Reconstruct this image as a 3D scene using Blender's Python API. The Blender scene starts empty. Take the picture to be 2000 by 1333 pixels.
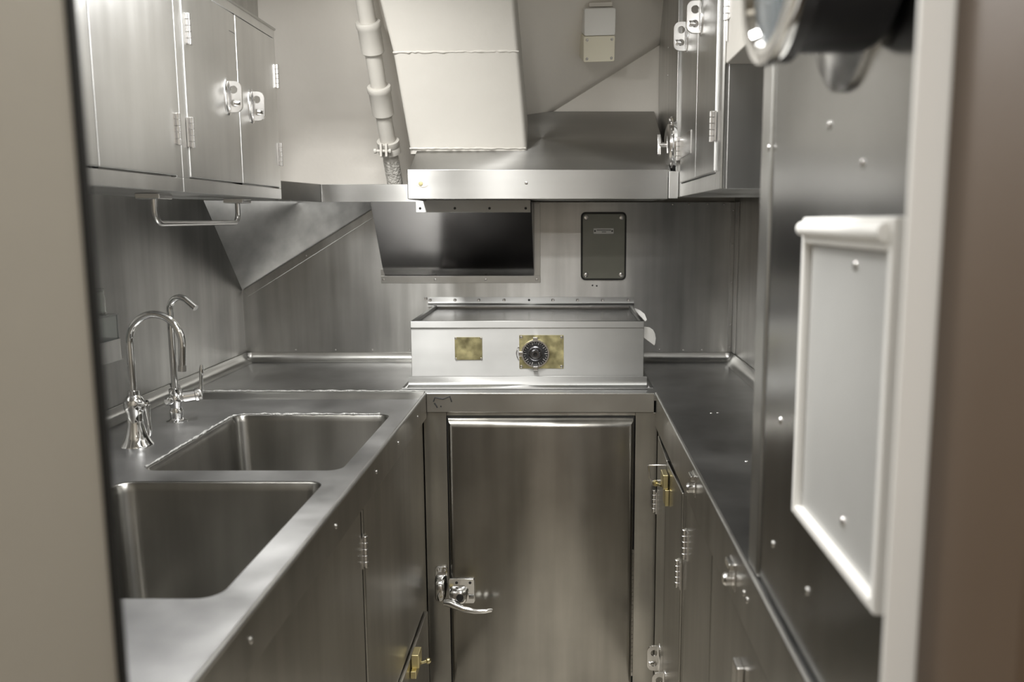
import bpy, bmesh, math, random
from mathutils import Vector, Matrix
random.seed(7)
PI = math.pi
scene = bpy.context.scene
col = scene.collection
W = {}          # world origin of every object built here

# ------------------------------------------------------------------ materials
def nt(name):
    m = bpy.data.materials.new(name); m.use_nodes = True
    t = m.node_tree; b = t.nodes['Principled BSDF']
    return m, t, b

def steel(name, base=(.60, .58, .545), rough=(.20, .36), blotch=.18, scale=3.0, streak=(60, 60, 2.0), bump=.02, aniso=.0):
    """Brushed stainless: blotchy wear, fine streaks, uneven gloss."""
    m, t, b = nt(name)
    N, L = t.nodes, t.links
    tc = N.new('ShaderNodeTexCoord')
    n1 = N.new('ShaderNodeTexNoise'); n1.inputs['Scale'].default_value = scale; n1.inputs['Detail'].default_value = 5
    L.new(tc.outputs['Object'], n1.inputs['Vector'])
    mp = N.new('ShaderNodeMapping'); mp.inputs['Scale'].default_value = streak
    L.new(tc.outputs['Object'], mp.inputs['Vector'])
    n2 = N.new('ShaderNodeTexNoise'); n2.inputs['Scale'].default_value = 1.5; n2.inputs['Detail'].default_value = 3
    L.new(mp.outputs['Vector'], n2.inputs['Vector'])
    r1 = N.new('ShaderNodeMapRange'); r1.inputs['From Min'].default_value = .3; r1.inputs['From Max'].default_value = .7
    r1.inputs['To Min'].default_value = 1 - blotch; r1.inputs['To Max'].default_value = 1.0
    L.new(n1.outputs['Fac'], r1.inputs['Value'])
    mul = N.new('ShaderNodeMix'); mul.data_type = 'RGBA'; mul.blend_type = 'MULTIPLY'
    mul.inputs['Factor'].default_value = 1
    mul.inputs['A'].default_value = (*base, 1)
    L.new(r1.outputs['Result'], mul.inputs['B'])
    r3 = N.new('ShaderNodeMapRange'); r3.inputs['From Min'].default_value = .3; r3.inputs['From Max'].default_value = .7
    r3.inputs['To Min'].default_value = 1 - blotch * .7; r3.inputs['To Max'].default_value = 1.0
    L.new(n2.outputs['Fac'], r3.inputs['Value'])
    mul2 = N.new('ShaderNodeMix'); mul2.data_type = 'RGBA'; mul2.blend_type = 'MULTIPLY'; mul2.inputs['Factor'].default_value = 1
    L.new(mul.outputs['Result'], mul2.inputs['A']); L.new(r3.outputs['Result'], mul2.inputs['B'])
    L.new(mul2.outputs['Result'], b.inputs['Base Color'])
    add = N.new('ShaderNodeMath'); add.operation = 'ADD'
    L.new(n1.outputs['Fac'], add.inputs[0]); L.new(n2.outputs['Fac'], add.inputs[1])
    r2 = N.new('ShaderNodeMapRange'); r2.inputs['From Min'].default_value = .65; r2.inputs['From Max'].default_value = 1.35
    r2.inputs['To Min'].default_value = rough[0]; r2.inputs['To Max'].default_value = rough[1]
    L.new(add.outputs[0], r2.inputs['Value']); L.new(r2.outputs['Result'], b.inputs['Roughness'])
    b.inputs['Metallic'].default_value = 1
    if aniso:
        b.inputs['Anisotropic'].default_value = aniso
        tg = N.new('ShaderNodeTangent'); tg.direction_type = 'RADIAL'; tg.axis = 'Z'
        L.new(tg.outputs['Tangent'], b.inputs['Tangent']); b.inputs['Anisotropic Rotation'].default_value = .25
    if bump:
        bp = N.new('ShaderNodeBump'); bp.inputs['Strength'].default_value = bump; bp.inputs['Distance'].default_value = .02
        n3 = N.new('ShaderNodeTexNoise'); n3.inputs['Scale'].default_value = 5; n3.inputs['Detail'].default_value = 2
        L.new(tc.outputs['Object'], n3.inputs['Vector'])
        L.new(n3.outputs['Fac'], bp.inputs['Height']); L.new(bp.outputs['Normal'], b.inputs['Normal'])
    return m

def paint(name, base, rough=.5, var=.06, scale=8, bump=.05, bscale=30, spec=.5):
    m, t, b = nt(name); N, L = t.nodes, t.links
    tc = N.new('ShaderNodeTexCoord')
    n1 = N.new('ShaderNodeTexNoise'); n1.inputs['Scale'].default_value = scale; n1.inputs['Detail'].default_value = 6
    L.new(tc.outputs['Object'], n1.inputs['Vector'])
    mx = N.new('ShaderNodeMix'); mx.data_type = 'RGBA'
    mx.inputs['A'].default_value = (*[c * (1 - var) for c in base], 1); mx.inputs['B'].default_value = (*[min(1, c * (1 + var)) for c in base], 1)
    L.new(n1.outputs['Fac'], mx.inputs['Factor']); L.new(mx.outputs['Result'], b.inputs['Base Color'])
    b.inputs['Roughness'].default_value = rough; b.inputs['Specular IOR Level'].default_value = spec
    if bump:
        n2 = N.new('ShaderNodeTexNoise'); n2.inputs['Scale'].default_value = bscale; n2.inputs['Detail'].default_value = 3
        L.new(tc.outputs['Object'], n2.inputs['Vector'])
        bp = N.new('ShaderNodeBump'); bp.inputs['Strength'].default_value = bump; bp.inputs['Distance'].default_value = .01
        L.new(n2.outputs['Fac'], bp.inputs['Height']); L.new(bp.outputs['Normal'], b.inputs['Normal'])
    return m

def metal(name, base, rough):
    m, t, b = nt(name); N, L = t.nodes, t.links
    tc = N.new('ShaderNodeTexCoord'); n = N.new('ShaderNodeTexNoise'); n.inputs['Scale'].default_value = 40
    L.new(tc.outputs['Object'], n.inputs['Vector'])
    r = N.new('ShaderNodeMapRange'); r.inputs['To Min'].default_value = rough * .7; r.inputs['To Max'].default_value = rough * 1.3
    L.new(n.outputs['Fac'], r.inputs['Value']); L.new(r.outputs['Result'], b.inputs['Roughness'])
    b.inputs['Base Color'].default_value = (*base, 1); b.inputs['Metallic'].default_value = 1
    return m

M = {}
M['wall_steel'] = steel('wall_steel', (.66, .655, .635), (.28, .35), .34, 2.6, (14, 14, 1.0), .015, .75)
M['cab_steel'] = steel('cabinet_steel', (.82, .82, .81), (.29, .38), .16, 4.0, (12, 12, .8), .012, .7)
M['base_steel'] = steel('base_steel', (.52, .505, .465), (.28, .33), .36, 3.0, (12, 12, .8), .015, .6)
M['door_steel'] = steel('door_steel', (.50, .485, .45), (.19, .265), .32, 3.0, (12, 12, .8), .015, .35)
M['top_steel'] = steel('worktop_steel', (.55, .55, .545), (.28, .36), .38, 5.0, (4, 4, 4), .018)
M['deck_steel'] = steel('deck_steel', (.55, .55, .55), (.30, .44), .36, 5.0, (4, 4, 4), .02)
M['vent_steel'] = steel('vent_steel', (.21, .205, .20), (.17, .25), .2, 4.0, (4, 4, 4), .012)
M['sink_steel'] = steel('sink_steel', (.42, .41, .385), (.28, .34), .25, 4.0, (14, 14, 1), .015, .75)
M['hood_steel'] = steel('hood_steel', (.46, .455, .44), (.36, .42), .16, 4.0, (.8, 8, 8), .012, .9)
M['box_steel'] = steel('box_steel', (.47, .47, .46), (.44, .52), .16, 6.0, (.8, 8, 8), .012, .92)
M['panel_steel'] = steel('locker_steel', (.42, .42, .415), (.18, .26), .16, 2.5, (8, 8, .8), .012, .4)
M['trim_steel'] = steel('trim_steel', (.56, .555, .535), (.28, .38), .12, 6.0, (6, 6, 6), 0)
M['alu'] = paint('matte_aluminium', (.60, .60, .585), .38, .05, 12, .02, 60)
M['alu'].node_tree.nodes['Principled BSDF'].inputs['Metallic'].default_value = .35
M['chrome'] = metal('chrome', (.82, .82, .82), .07)
M['satin'] = metal('satin_chrome', (.74, .73, .72), .22)
M['gunmetal'] = metal('gunmetal', (.20, .20, .21), .25)
M['brass'] = metal('brass', (.68, .60, .34), .34)
M['brass_plate'] = steel('tarnished_brass', (.70, .64, .36), (.40, .55), .4, 30.0, (20, 20, 20), 0)
M['cream'] = paint('cream_paint', (.52, .50, .46), .42, .04, 5, .12, 22)
M['beige'] = paint('beige_paint', (.80, .76, .62), .4, .03, 8, .03, 30)
M['hull_paint'] = paint('hull_paint', (.76, .725, .67), .45, .05, 4, .15, 18)
M['rough_cream'] = paint('lumpy_paint', (.58, .56, .52), .5, .08, 60, .9, 110)
M['olive'] = paint('olive_grey_paint', (.24, .24, .20), .25, .12, 12, .05, 60)
M['gasket'] = paint('dark_rubber', (.014, .014, .013), .55, .2, 20, 0)
M['black'] = paint('black_enamel', (.018, .018, .02), .32, .1, 10, .02, 80)
M['dark'] = paint('dark_face', (.03, .03, .032), .3, .1, 30, 0)
M['white_plastic'] = paint('white_plastic', (.84, .83, .80), .4, .03, 10, 0)
M['label_white'] = paint('label_plate', (.70, .69, .66), .35, .03, 20, 0)
M['ink'] = paint('black_ink', (.03, .03, .03), .6, .1, 40, 0)
M['weld'] = paint('pale_sealant', (.40, .40, .385), .5, .25, 70, .8, 160)
M['taupe'] = paint('taupe_paint', (.40, .365, .305), .5, .06, 3, .03, 20)
M['brown'] = paint('brown_paint', (.115, .078, .05), .5, .08, 3, .03, 20)
M['post'] = paint('pale_trim_paint', (.88, .87, .84), .4, .03, 6, .02, 40)
M['floor'] = paint('taupe_floor', (.55, .51, .44), .5, .15, 8, .05, 40)
M['passage'] = paint('passage_paint', (.46, .42, .37), .6, .08, 3, .03, 20)
M['ceiling'] = paint('ceiling_paint', (.62, .61, .57), .5, .04, 4, .08, 20)
def glass(name, tint=(.9, .92, .9), rough=.08):
    m, t, b = nt(name)
    b.inputs['Base Color'].default_value = (*tint, 1); b.inputs['Transmission Weight'].default_value = .92
    b.inputs['Roughness'].default_value = rough; b.inputs['IOR'].default_value = 1.3
    return m
M['acrylic'] = glass('clear_acrylic', (.82, .84, .82), .16)
M['lens'] = glass('lens_glass', (.85, .92, .97), .03)
def emit(name, c, s):
    m, t, b = nt(name)
    b.inputs['Emission Color'].default_value = (*c, 1); b.inputs['Emission Strength'].default_value = s
    return m

# ------------------------------------------------------------------ mesh builder
class MB:
    def __init__(s): s.bm = bmesh.new()
    def box(s, x0, x1, y0, y1, z0, z1):
        bm = s.bm
        v = [bm.verts.new((x, y, z)) for z in (z0, z1) for y in (y0, y1) for x in (x0, x1)]
        for f in ((0, 2, 3, 1), (4, 5, 7, 6), (0, 1, 5, 4), (2, 6, 7, 3), (0, 4, 6, 2), (1, 3, 7, 5)):
            bm.faces.new([v[i] for i in f])
        return s
    def prism(s, pts, vec):
        """Closed polygon of 3-D points swept along vec."""
        bm = s.bm; vec = Vector(vec)
        a = [bm.verts.new(p) for p in pts]; b = [bm.verts.new(Vector(p) + vec) for p in pts]
        bm.faces.new(a); bm.faces.new(b[::-1]); n = len(a)
        for i in range(n): bm.faces.new([a[i], b[i], b[(i + 1) % n], a[(i + 1) % n]])
        return s
    def loft(s, rings, cap0=True, cap1=True, closed=True):
        bm = s.bm
        R = [[bm.verts.new(p) for p in r] for r in rings]
        for a, b in zip(R, R[1:]):
            n = len(a)
            for i in range(n if closed else n - 1):
                bm.faces.new([a[i], a[(i + 1) % n], b[(i + 1) % n], b[i]])
        if cap0: bm.faces.new(R[0][::-1])
        if cap1: bm.faces.new(R[-1])
        return s
    def tube(s, path, r, n=12, caps=True):
        P = [Vector(p) for p in path]; k = len(P)
        rr = r if isinstance(r, (list, tuple)) else [r] * k
        t0 = (P[1] - P[0]).normalized()
        u = t0.orthogonal().normalized(); rings = []
        for i in range(k):
            t = ((P[min(i + 1, k - 1)] - P[i]).normalized() + (P[i] - P[max(i - 1, 0)]).normalized())
            t = t.normalized() if t.length > 1e-6 else t0
            u = (u - t * u.dot(t)).normalized(); v = t.cross(u)
            rings.append([P[i] + (u * math.cos(2 * PI * j / n) + v * math.sin(2 * PI * j / n)) * rr[i] for j in range(n)])
        return s.loft(rings, caps, caps)
    def lathe(s, prof, o=(0, 0, 0), axis=(0, 0, 1), n=24):
        """prof: (radius, height along axis)."""
        ax = Vector(axis).normalized(); u = ax.orthogonal().normalized(); v = ax.cross(u); o = Vector(o)
        rings = [[o + ax * h + (u * math.cos(2 * PI * j / n) + v * math.sin(2 * PI * j / n)) * max(r, 1e-4) for j in range(n)] for r, h in prof]
        return s.loft(rings)
    def plate(s, outer, holes, mat, thick):
        """2-D outline with holes in (u,v), mapped by 4x4 mat, thickened along mat's w axis."""
        b2 = bmesh.new(); E = []
        for loop in [outer] + list(holes):
            vs = [b2.verts.new((p[0], p[1], 0)) for p in loop]
            for i in range(len(vs)): E.append(b2.edges.new((vs[i], vs[(i + 1) % len(vs)])))
        bmesh.ops.triangle_fill(b2, edges=E, use_beauty=True, use_dissolve=False)
        bmesh.ops.dissolve_limit(b2, angle_limit=.01, verts=b2.verts[:], edges=b2.edges[:]) if not holes else None
        g = bmesh.ops.extrude_face_region(b2, geom=b2.faces[:])
        bmesh.ops.translate(b2, vec=(0, 0, thick), verts=[x for x in g['geom'] if isinstance(x, bmesh.types.BMVert)])
        bmesh.ops.transform(b2, matrix=mat, verts=b2.verts[:])
        me = bpy.data.meshes.new('tmp'); b2.to_mesh(me); b2.free(); s.bm.from_mesh(me); bpy.data.meshes.remove(me)
        return s
    def mesh(s, name, mat, smooth=35):
        bmesh.ops.recalc_face_normals(s.bm, faces=s.bm.faces[:])
        me = bpy.data.meshes.new(name); s.bm.to_mesh(me); s.bm.free()
        me.materials.append(M[mat] if isinstance(mat, str) else mat)
        me.shade_smooth(); me.set_sharp_from_angle(angle=math.radians(smooth))
        return me
    def build(s, name, mat, parent=None, bevel=0, seg=2, smooth=35):
        """Mesh given in room coordinates, linked as one object under parent."""
        o0 = W[parent] if parent else Vector()
        if not parent:
            vs = [v.co for v in s.bm.verts]
            lo = Vector([min(v[i] for v in vs) for i in range(3)]); hi = Vector([max(v[i] for v in vs) for i in range(3)])
            o0 = Vector(((lo.x + hi.x) / 2, (lo.y + hi.y) / 2, lo.z))
        bmesh.ops.translate(s.bm, vec=-o0, verts=s.bm.verts[:])
        o = bpy.data.objects.new(name, s.mesh(name, mat, smooth)); col.objects.link(o)
        if parent: o.parent = parent
        else: o.location = o0
        W[o] = o0
        if bevel:
            md = o.modifiers.new('edge_round', 'BEVEL'); md.width = bevel; md.segments = seg
            md.limit_method = 'ANGLE'; md.angle_limit = math.radians(30); md.harden_normals = True
        return o

def thing(name, loc, label, cat, group=None):
    o = bpy.data.objects.new(name, None); col.objects.link(o); o.location = loc; o.empty_display_size = .05
    W[o] = Vector(loc); o['label'] = label; o['category'] = cat
    if group: o['group'] = group
    return o
def tag(o, label, cat, group=None):
    o['label'] = label; o['category'] = cat
    if group: o['group'] = group
    return o
def struct(o):
    o['kind'] = 'structure'; return o
def put(name, me, parent, loc, rot=(0, 0, 0), scale=None):
    """Place shared mesh me at a room position under parent."""
    o = bpy.data.objects.new(name, me); col.objects.link(o)
    if parent: o.parent = parent; o.location = Vector(loc) - W[parent]
    else: o.location = loc
    o.rotation_euler = rot
    if scale: o.scale = scale
    W[o] = Vector(loc)
    return o
def arc(cx, cy, r, a0, a1, n=8):
    return [(cx + r * math.cos(math.radians(a0 + (a1 - a0) * i / n)), cy + r * math.sin(math.radians(a0 + (a1 - a0) * i / n))) for i in range(n + 1)]
def rrect(x0, x1, y0, y1, r, n=6):
    return arc(x1 - r, y1 - r, r, 0, 90, n) + arc(x0 + r, y1 - r, r, 90, 180, n) + arc(x0 + r, y0 + r, r, 180, 270, n) + arc(x1 - r, y0 + r, r, 270, 360, n)
def circ(cx, cy, r, n=20): return [(cx + r * math.cos(2 * PI * i / n), cy + r * math.sin(2 * PI * i / n)) for i in range(n)]
def frame(o, u, v):
    u = Vector(u); v = Vector(v); w = u.cross(v)
    return Matrix(((u.x, v.x, w.x, o[0]), (u.y, v.y, w.y, o[1]), (u.z, v.z, w.z, o[2]), (0, 0, 0, 1)))
OUT_PX, OUT_NX, OUT_NY, OUT_PY, OUT_UP = (0, 0, -PI / 2), (0, 0, PI / 2), (0, 0, PI), (0, 0, 0), (PI / 2, 0, 0)

# ------------------------------------------------------------------ shared small hardware (local: x across, y outward, z up)
def me_screw(r=.005, h=.0025, mat='satin'):
    m = MB(); m.lathe([(r, -.001), (r, h * .35), (r * .8, h * .8), (r * .35, h)], axis=(0, 1, 0), n=14)
    return m.mesh('screw', mat)
SCREW = me_screw(); SCREW_S = me_screw(.0035, .002); SCREW_D = me_screw(.0045, .002, 'gasket'); SCREW_B = me_screw(.006, .0035)
def me_rivet():
    m = MB(); m.lathe([(.006, -.001), (.006, .001), (.0045, .0028), (.0022, .0025), (.0018, .0008)], axis=(0, 1, 0), n=16); return m.mesh('rivet', 'satin')
RIVET = me_rivet()
def me_hinge():
    m = MB()
    for i in range(5):
        z0 = -.036 + i * .0144
        m.lathe([(.0052, z0 + .0004), (.0058, z0 + .001), (.0058, z0 + .0134), (.0052, z0 + .014)], o=(0, .006, 0), n=12)
    m.box(-.022, 0, -.001, .0022, -.034, .034); m.box(0, .014, -.001, .0022, -.034, .034)
    return m.mesh('hinge', 'satin')
HINGE = me_hinge()
def pull_meshes():
    a = MB()            # oval escutcheon flat on the door
    ring = [(.024 * math.cos(2 * PI * i / 28), .048 * math.sin(2 * PI * i / 28)) for i in range(28)]
    a.loft([[(x * k, y, z * k) for x, z in ring] for k, y in ((1, -.001), (1, .0022), (.9, .0042), (.72, .0042), (.6, .0015))])
    b = MB()            # D shaped flange standing out from the door with two finger holes
    out = [(-.002, -.040)] + arc(.020, -.022, .018, -90, 0, 6) + arc(.020, .022, .018, 0, 90, 6) + [(-.002, .040)]
    b.plate(out, [circ(.017, .018, .0105, 16), circ(.017, -.017, .0095, 16)], frame((-.004, 0, 0), (0, 1, 0), (0, 0, 1)), .008)
    c = MB(); c.lathe([(.0085, 0), (.0085, .014), (.006, .018)], o=(.003, 0.017, -.017), axis=(-.35, .94, 0), n=14)
    return a.mesh('escutcheon', 'chrome'), b.mesh('pull_loop', 'satin'), c.mesh('thumb_button', 'chrome')
PULL = pull_meshes()
def pull(parent, loc, rot, s=1.0):
    h = put('handle', PULL[0], parent, loc, rot, (s, s, s))
    md = None
    for nm, me in (('pull_loop', PULL[1]), ('thumb_button', PULL[2])):
        o = bpy.data.objects.new(nm, me); col.objects.link(o); o.parent = h
    return h

# ------------------------------------------------------------------ the room
XL, XR, YB, ZS, ZC, ZT, ZF = -1.21, .637, 3.2, 1.515, .92, 2.25, -.05
struct(MB().box(-1.32, .76, -1.1, 3.34, ZF - .06, ZF).build('floor', 'floor'))
struct(MB().box(-1.32, .76, -1.1, 3.34, ZT, ZT + .06).build('ceiling', 'ceiling'))
struct(MB().box(XL - .06, XL, .6, 3.3, ZF, ZT).build('wall_left', 'wall_steel'))
struct(MB().box(XR, XR + .06, .6, 3.3, ZF, ZT).build('wall_right', 'wall_steel'))
wb = struct(MB().box(XL, XR, YB, YB + .1, ZF, ZS).build('wall_back', 'wall_steel'))
struct(MB().box(XL, XR, 3.24, 3.30, ZS, ZT).build('wall_back_upper', 'hull_paint'))
P1 = Vector((-1.2076, 3.2, 1.1892)); HN = Vector((.068335, -.120677, -.112195))
def hull_y(x, z): return 3.2 + (HN.x * (x + 1.2076) + HN.z * (z - 1.1892)) / .120677
hn = HN.normalized()
tri = [(-1.2099, 3.1999, 1.187), (-.672, 3.1999, ZS), (-1.2099, hull_y(-1.21, ZS), ZS)]
struct(MB().prism(tri, -hn * .012).build('wall_left_slope', 'wall_steel'))
# painted hull above the shelf line: leans inward as it rises, bending back behind the left cabinets
def hull_up(x, z):
    k = min(1, max(0, (-.35 - x) / .6)); k = k * k * (3 - 2 * k)
    return hull_y(x, z) + .42 * k
g = MB(); NX, NZ = 28, 12; grid = []
for j in range(NZ + 1):
    z = ZS + .004 + (ZT - .004 - ZS) * j / NZ
    xe = -1.2076 + (.120677 * .045 + .112195 * (z - 1.1892)) / .068335
    grid.append([g.bm.verts.new((XL + (min(xe, XR) - XL) * i / NX, min(hull_up(XL + (min(xe, XR) - XL) * i / NX, z), 3.245), z)) for i in range(NX + 1)])
for j in range(NZ):
    for i in range(NX): g.bm.faces.new([grid[j][i], grid[j][i + 1], grid[j + 1][i + 1], grid[j + 1][i]])
hull = struct(g.build('wall_hull', 'hull_paint', smooth=80))
md = hull.modifiers.new('plate', 'SOLIDIFY'); md.thickness = .012; md.offset = 0
# flange along the sloping seam on the back wall
a = Vector((-1.205, 3.199, 1.186)); b_ = Vector((-.685, 3.199, 1.505)); d = (b_ - a).normalized(); dn = Vector((d.z, 0, -d.x))
t1 = struct(MB().prism([a, b_, b_ + dn * .026, a + dn * .026], (0, -.004, 0)).build('trim_1', 'wall_steel', bevel=.0015))
for f in (.45,): put('screw', SCREW_S, t1, a + (b_ - a) * f + dn * .013 + Vector((0, -.004, 0)), OUT_NY)
# ledge strip between the left cabinets and the hood
t2 = MB(); pts = [(-.905, 2.735), (-.852, 3.03), (-.49, 3.03)]
o_in = [(-.917, 2.737), (-.862, 3.042), (-.49, 3.042)]
t2.prism([(x, y, 1.512) for x, y in pts] + [(x, y, 1.512) for x, y in o_in[::-1]], (0, 0, .062))
struct(t2.build('trim_2', 'hood_steel', bevel=.002))
struct(MB().prism([(-1.2, 2.75, 1.516), (-.915, 2.75, 1.516), (-.863, 3.04, 1.516), (-.49, 3.04, 1.516), (-.49, 3.19, 1.516), (-1.2, 3.19, 1.516)], (0, 0, .006)).build('trim_3', 'wall_steel'))
# corner flanges and their rivets
t4 = struct(MB().box(XR - .006, XR, 3.14, 3.2, .955, ZS).box(XR - .022, XR - .006, 3.195, 3.2, .955, ZS).build('trim_4', 'wall_steel', bevel=.001))
for z in (.975, 1.06, 1.22, 1.36, 1.485): put('screw', SCREW_S, t4, (XR - .013, 3.195, z), OUT_NY)
for x in (-1.02, -.87, -.73, -.59, .36, .45, .52): put('screw', SCREW_S, wb, (x, 3.2, .962), OUT_NY)
for x, z in ((.104, 1.207), (.12, 1.205)): put('screw', SCREW_D, wb, (x, 3.2, z), OUT_NY, (.7, .7, .7))
for x in (.40, .46, .53, .59): put('screw', SCREW_S, wb, (x, 3.2, 1.508), OUT_NY)

# the bulkhead with the doorway that the picture looks through, and the passage outside it
struct(MB().box(-1.32, -.335, .46, .6, ZF, ZT).build('wall_front_left', 'taupe', bevel=.004))
struct(MB().box(.262, .76, .46, .6, ZF, ZT).build('wall_front_right', 'brown', bevel=.004))
struct(MB().box(-.335, .262, .46, .6, 2.02, ZT).build('wall_front_header', 'taupe'))
struct(MB().box(-.345, -.3305, .6, .606, ZF, 2.03).build('trim_5', 'gasket', bevel=.002))
struct(MB().box(.2395, .275, .6, .607, ZF, 2.03).build('trim_6', 'post', bevel=.002, seg=2))
struct(MB().box(-1.32, .76, -1.1, -1.04, ZF, ZT).build('wall_rear', 'passage'))
struct(MB().box(-1.32, -1.26, -1.04, .46, ZF, ZT).build('wall_passage_left', 'passage'))
struct(MB().box(.70, .76, -1.04, .46, ZF, ZT).build('wall_passage_right', 'passage'))

# ------------------------------------------------------------------ upper cabinets, left
XC = -.895
def wall_cab(y0, y1, label, doors, hinges, pulls, top=2.03):
    r = thing('wall_cabinet', ((XL + XC) / 2, (y0 + y1) / 2, ZS), label, 'cabinet', 'steel wall cabinets')
    body = MB()
    body.box(XL + .002, XC - .012, y0, y1, ZS, top)                     # carcass
    body.box(XC - .012, XC, y0, y1, ZS, 1.5475)                         # bottom rail
    body.box(XC - .012, XC, y0, y1, 2.003, top)                         # top rail
    ys = sorted([y0, y1] + [v for d in doors for v in d])
    for a, b in zip(ys[::2], ys[1::2]): body.box(XC - .012, XC, a, b, 1.5475, 2.003)
    body.build('body', 'cab_steel', r, bevel=.0015)
    out = []
    for i, (a, b) in enumerate(doors):
        dr = MB().box(XC - .010, XC + .003, a + .0015, b - .0015, 1.551, 2.000).build('door', 'cab_steel', r, bevel=.003)
        for hy, hz in hinges[i]: put('hinge', HINGE, dr, (XC + .002, hy, hz), OUT_PX)
        for py, pz in pulls[i]: pull(dr, (XC + .003, py, pz), OUT_PX)
        out.append(dr)
    return r
wall_cab(1.12, 2.035, 'left wall cabinet nearest the doorway, bare steel doors without handles in view', [(1.19, 1.667), (1.667, 2.004)], [[], [(2.009, 1.657)]], [[], []])
fc = wall_cab(2.037, 2.735, 'left wall cabinet with two chrome pulls side by side, next to the cream pipe', [(2.072, 2.408), (2.408, 2.716)],
         [[(2.082, 1.656), (2.098, 1.897)], [(2.722, 1.653), (2.722, 1.889)]], [[(2.328, 1.773)], [(2.50, 1.771)]])
MB().box(XL + .004, -.935, 1.9, 2.72, 2.03, ZT).build('top_panel', 'wall_steel', fc, bevel=.003)
MB().tube([(XC + .001, 1.95, 2.031), (XC + .001, 2.736, 2.031)], .004, 8).build('top_bead', 'trim_steel', fc)
MB().box(XC + .0031, XC + .0035, 2.36, 2.404, 1.948, 1.9495).build('scratch', 'ink', fc)

# towel rail under the left cabinets
r = thing('towel_rail', (-1.0, 2.37, 1.435), 'bent steel towel rail hanging under the left wall cabinets', 'rail')
yb = 2.105; ye = 2.64; zb = 1.4415; q = .03
path = [(-1.0, yb, 1.505), (-1.0, yb, zb + q)] + [(-1.0, yb + q - q * math.cos(t), zb + q - q * math.sin(t)) for t in (.4, .8, 1.2, PI / 2)]
path += [(-1.0, ye - q, zb)] + [(-1.0, ye - q + q * math.sin(t), zb + q - q * math.cos(t)) for t in (.4, .8, 1.2, PI / 2)] + [(-1.0, ye, 1.505)]
MB().tube(path, .0075, 12).build('bar', 'satin', r)
for y in (yb, ye): MB().box(-1.03, -.97, y - .035, y + .035, 1.500, 1.5145).build('mounting_plate', 'satin', r, bevel=.003)

# ------------------------------------------------------------------ upper cabinet, right
XQ = .355
r = thing('wall_cabinet', (.5, 2.34, 1.52), 'right wall cabinet with tall narrow doors and chrome pulls, beside the hood', 'cabinet', 'steel wall cabinets')
body = MB().box(XQ + .012, XR - .001, 1.975, 2.70, 1.52, ZT)
for a, b in ((1.975, 2.045), (2.65, 2.70)): body.box(XQ, XQ + .012, a, b, 1.52, ZT)
body.box(XQ, XQ + .012, 2.045, 2.65, 1.52, 1.559)
body.build('body', 'cab_steel', r, bevel=.002)
MB().tube([(XQ + .003, 1.977, 1.522), (XQ + .003, 1.977, ZT - .002)], .005, 10).build('corner_bead', 'trim_steel', r)
d1 = MB().box(XQ - .004, XQ + .01, 2.048, 2.339, 1.562, ZT - .01).build('door', 'cab_steel', r, bevel=.004)
d2 = MB().box(XQ - .004, XQ + .01, 2.343, 2.648, 1.562, ZT - .01).build('door', 'cab_steel', r, bevel=.004)
put('hinge', HINGE, d1, (XQ - .003, 2.062, 1.668), OUT_NX)
h = put('hinge', HINGE, d2, (XQ - .003, 2.672, 1.666), OUT_NX)
MB().box(XQ - .0065, XQ - .004, 2.42, 2.668, 1.634, 1.698).build('hinge_plate', 'satin', d2, bevel=.001)
pull(d1, (XQ - .004, 2.285, 1.966), OUT_NX, 1.0); pull(d2, (XQ - .004, 2.55, 1.972), OUT_NX, 1.0)
MB().box(.345, .36, 2.703, 3.236, 1.522, ZT).build('filler_panel', 'wall_steel', r, bevel=.002)
for y, z in ((2.95, 1.93), (2.95, 2.02)): put('screw', SCREW_S, r, (.345, y, z), OUT_NX)

r = thing('equipment_box', (.5, 1.75, 1.795), 'cream painted box fixed to the front of the right wall cabinet', 'box')
MB().box(.36, XR - .002, 1.50, 1.973, 1.795, ZT - .002).build('body', 'cream', r, bevel=.004)
hg = put('hinge', HINGE, r, (.360, 1.955, 1.92), OUT_NX)
MB().tube([(.357, 1.955, 1.84), (.357, 1.955, 1.92)], .003, 8).build('hinge_pin', 'satin', r)

# round bolted hatch between hood and right cabinet
r = thing('round_hatch', (.32, 2.755, 1.60), 'round bolted hatch with a wing nut at the right end of the hood', 'hatch')
ax = (-1, 0, 0); oc = Vector((.345, 2.757, 1.685))
MB().lathe([(.088, 0), (.088, .010), (.084, .014), (.070, .014), (.068, .010)], oc, ax, 40).build('flange_ring', 'chrome', r)
MB().lathe([(.066, .009), (.064, .020), (.05, .026), (.012, .028)], oc, ax, 40).build('cover', 'satin', r)
MB().lathe([(.008, .026), (.008, .045), (.006, .047)], oc, ax, 14).build('stud', 'satin', r)
wn = MB(); wn.prism([(.303, 2.757 + a, 1.685 + b) for a, b in ((-.006, -.006), (-.012, -.03), (-.004, -.034), (.006, -.006), (.006, .006), (.012, .03), (.004, .034), (-.006, .006))], (-.01, 0, 0))
wn.build('wing_nut', 'satin', r, bevel=.0015)
for k in range(10):
    a = 2 * PI * (k + .5) / 10
    put('bolt', SCREW_B, r, oc + Vector((-.014, .077 * math.cos(a), .077 * math.sin(a))), OUT_NX)

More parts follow.
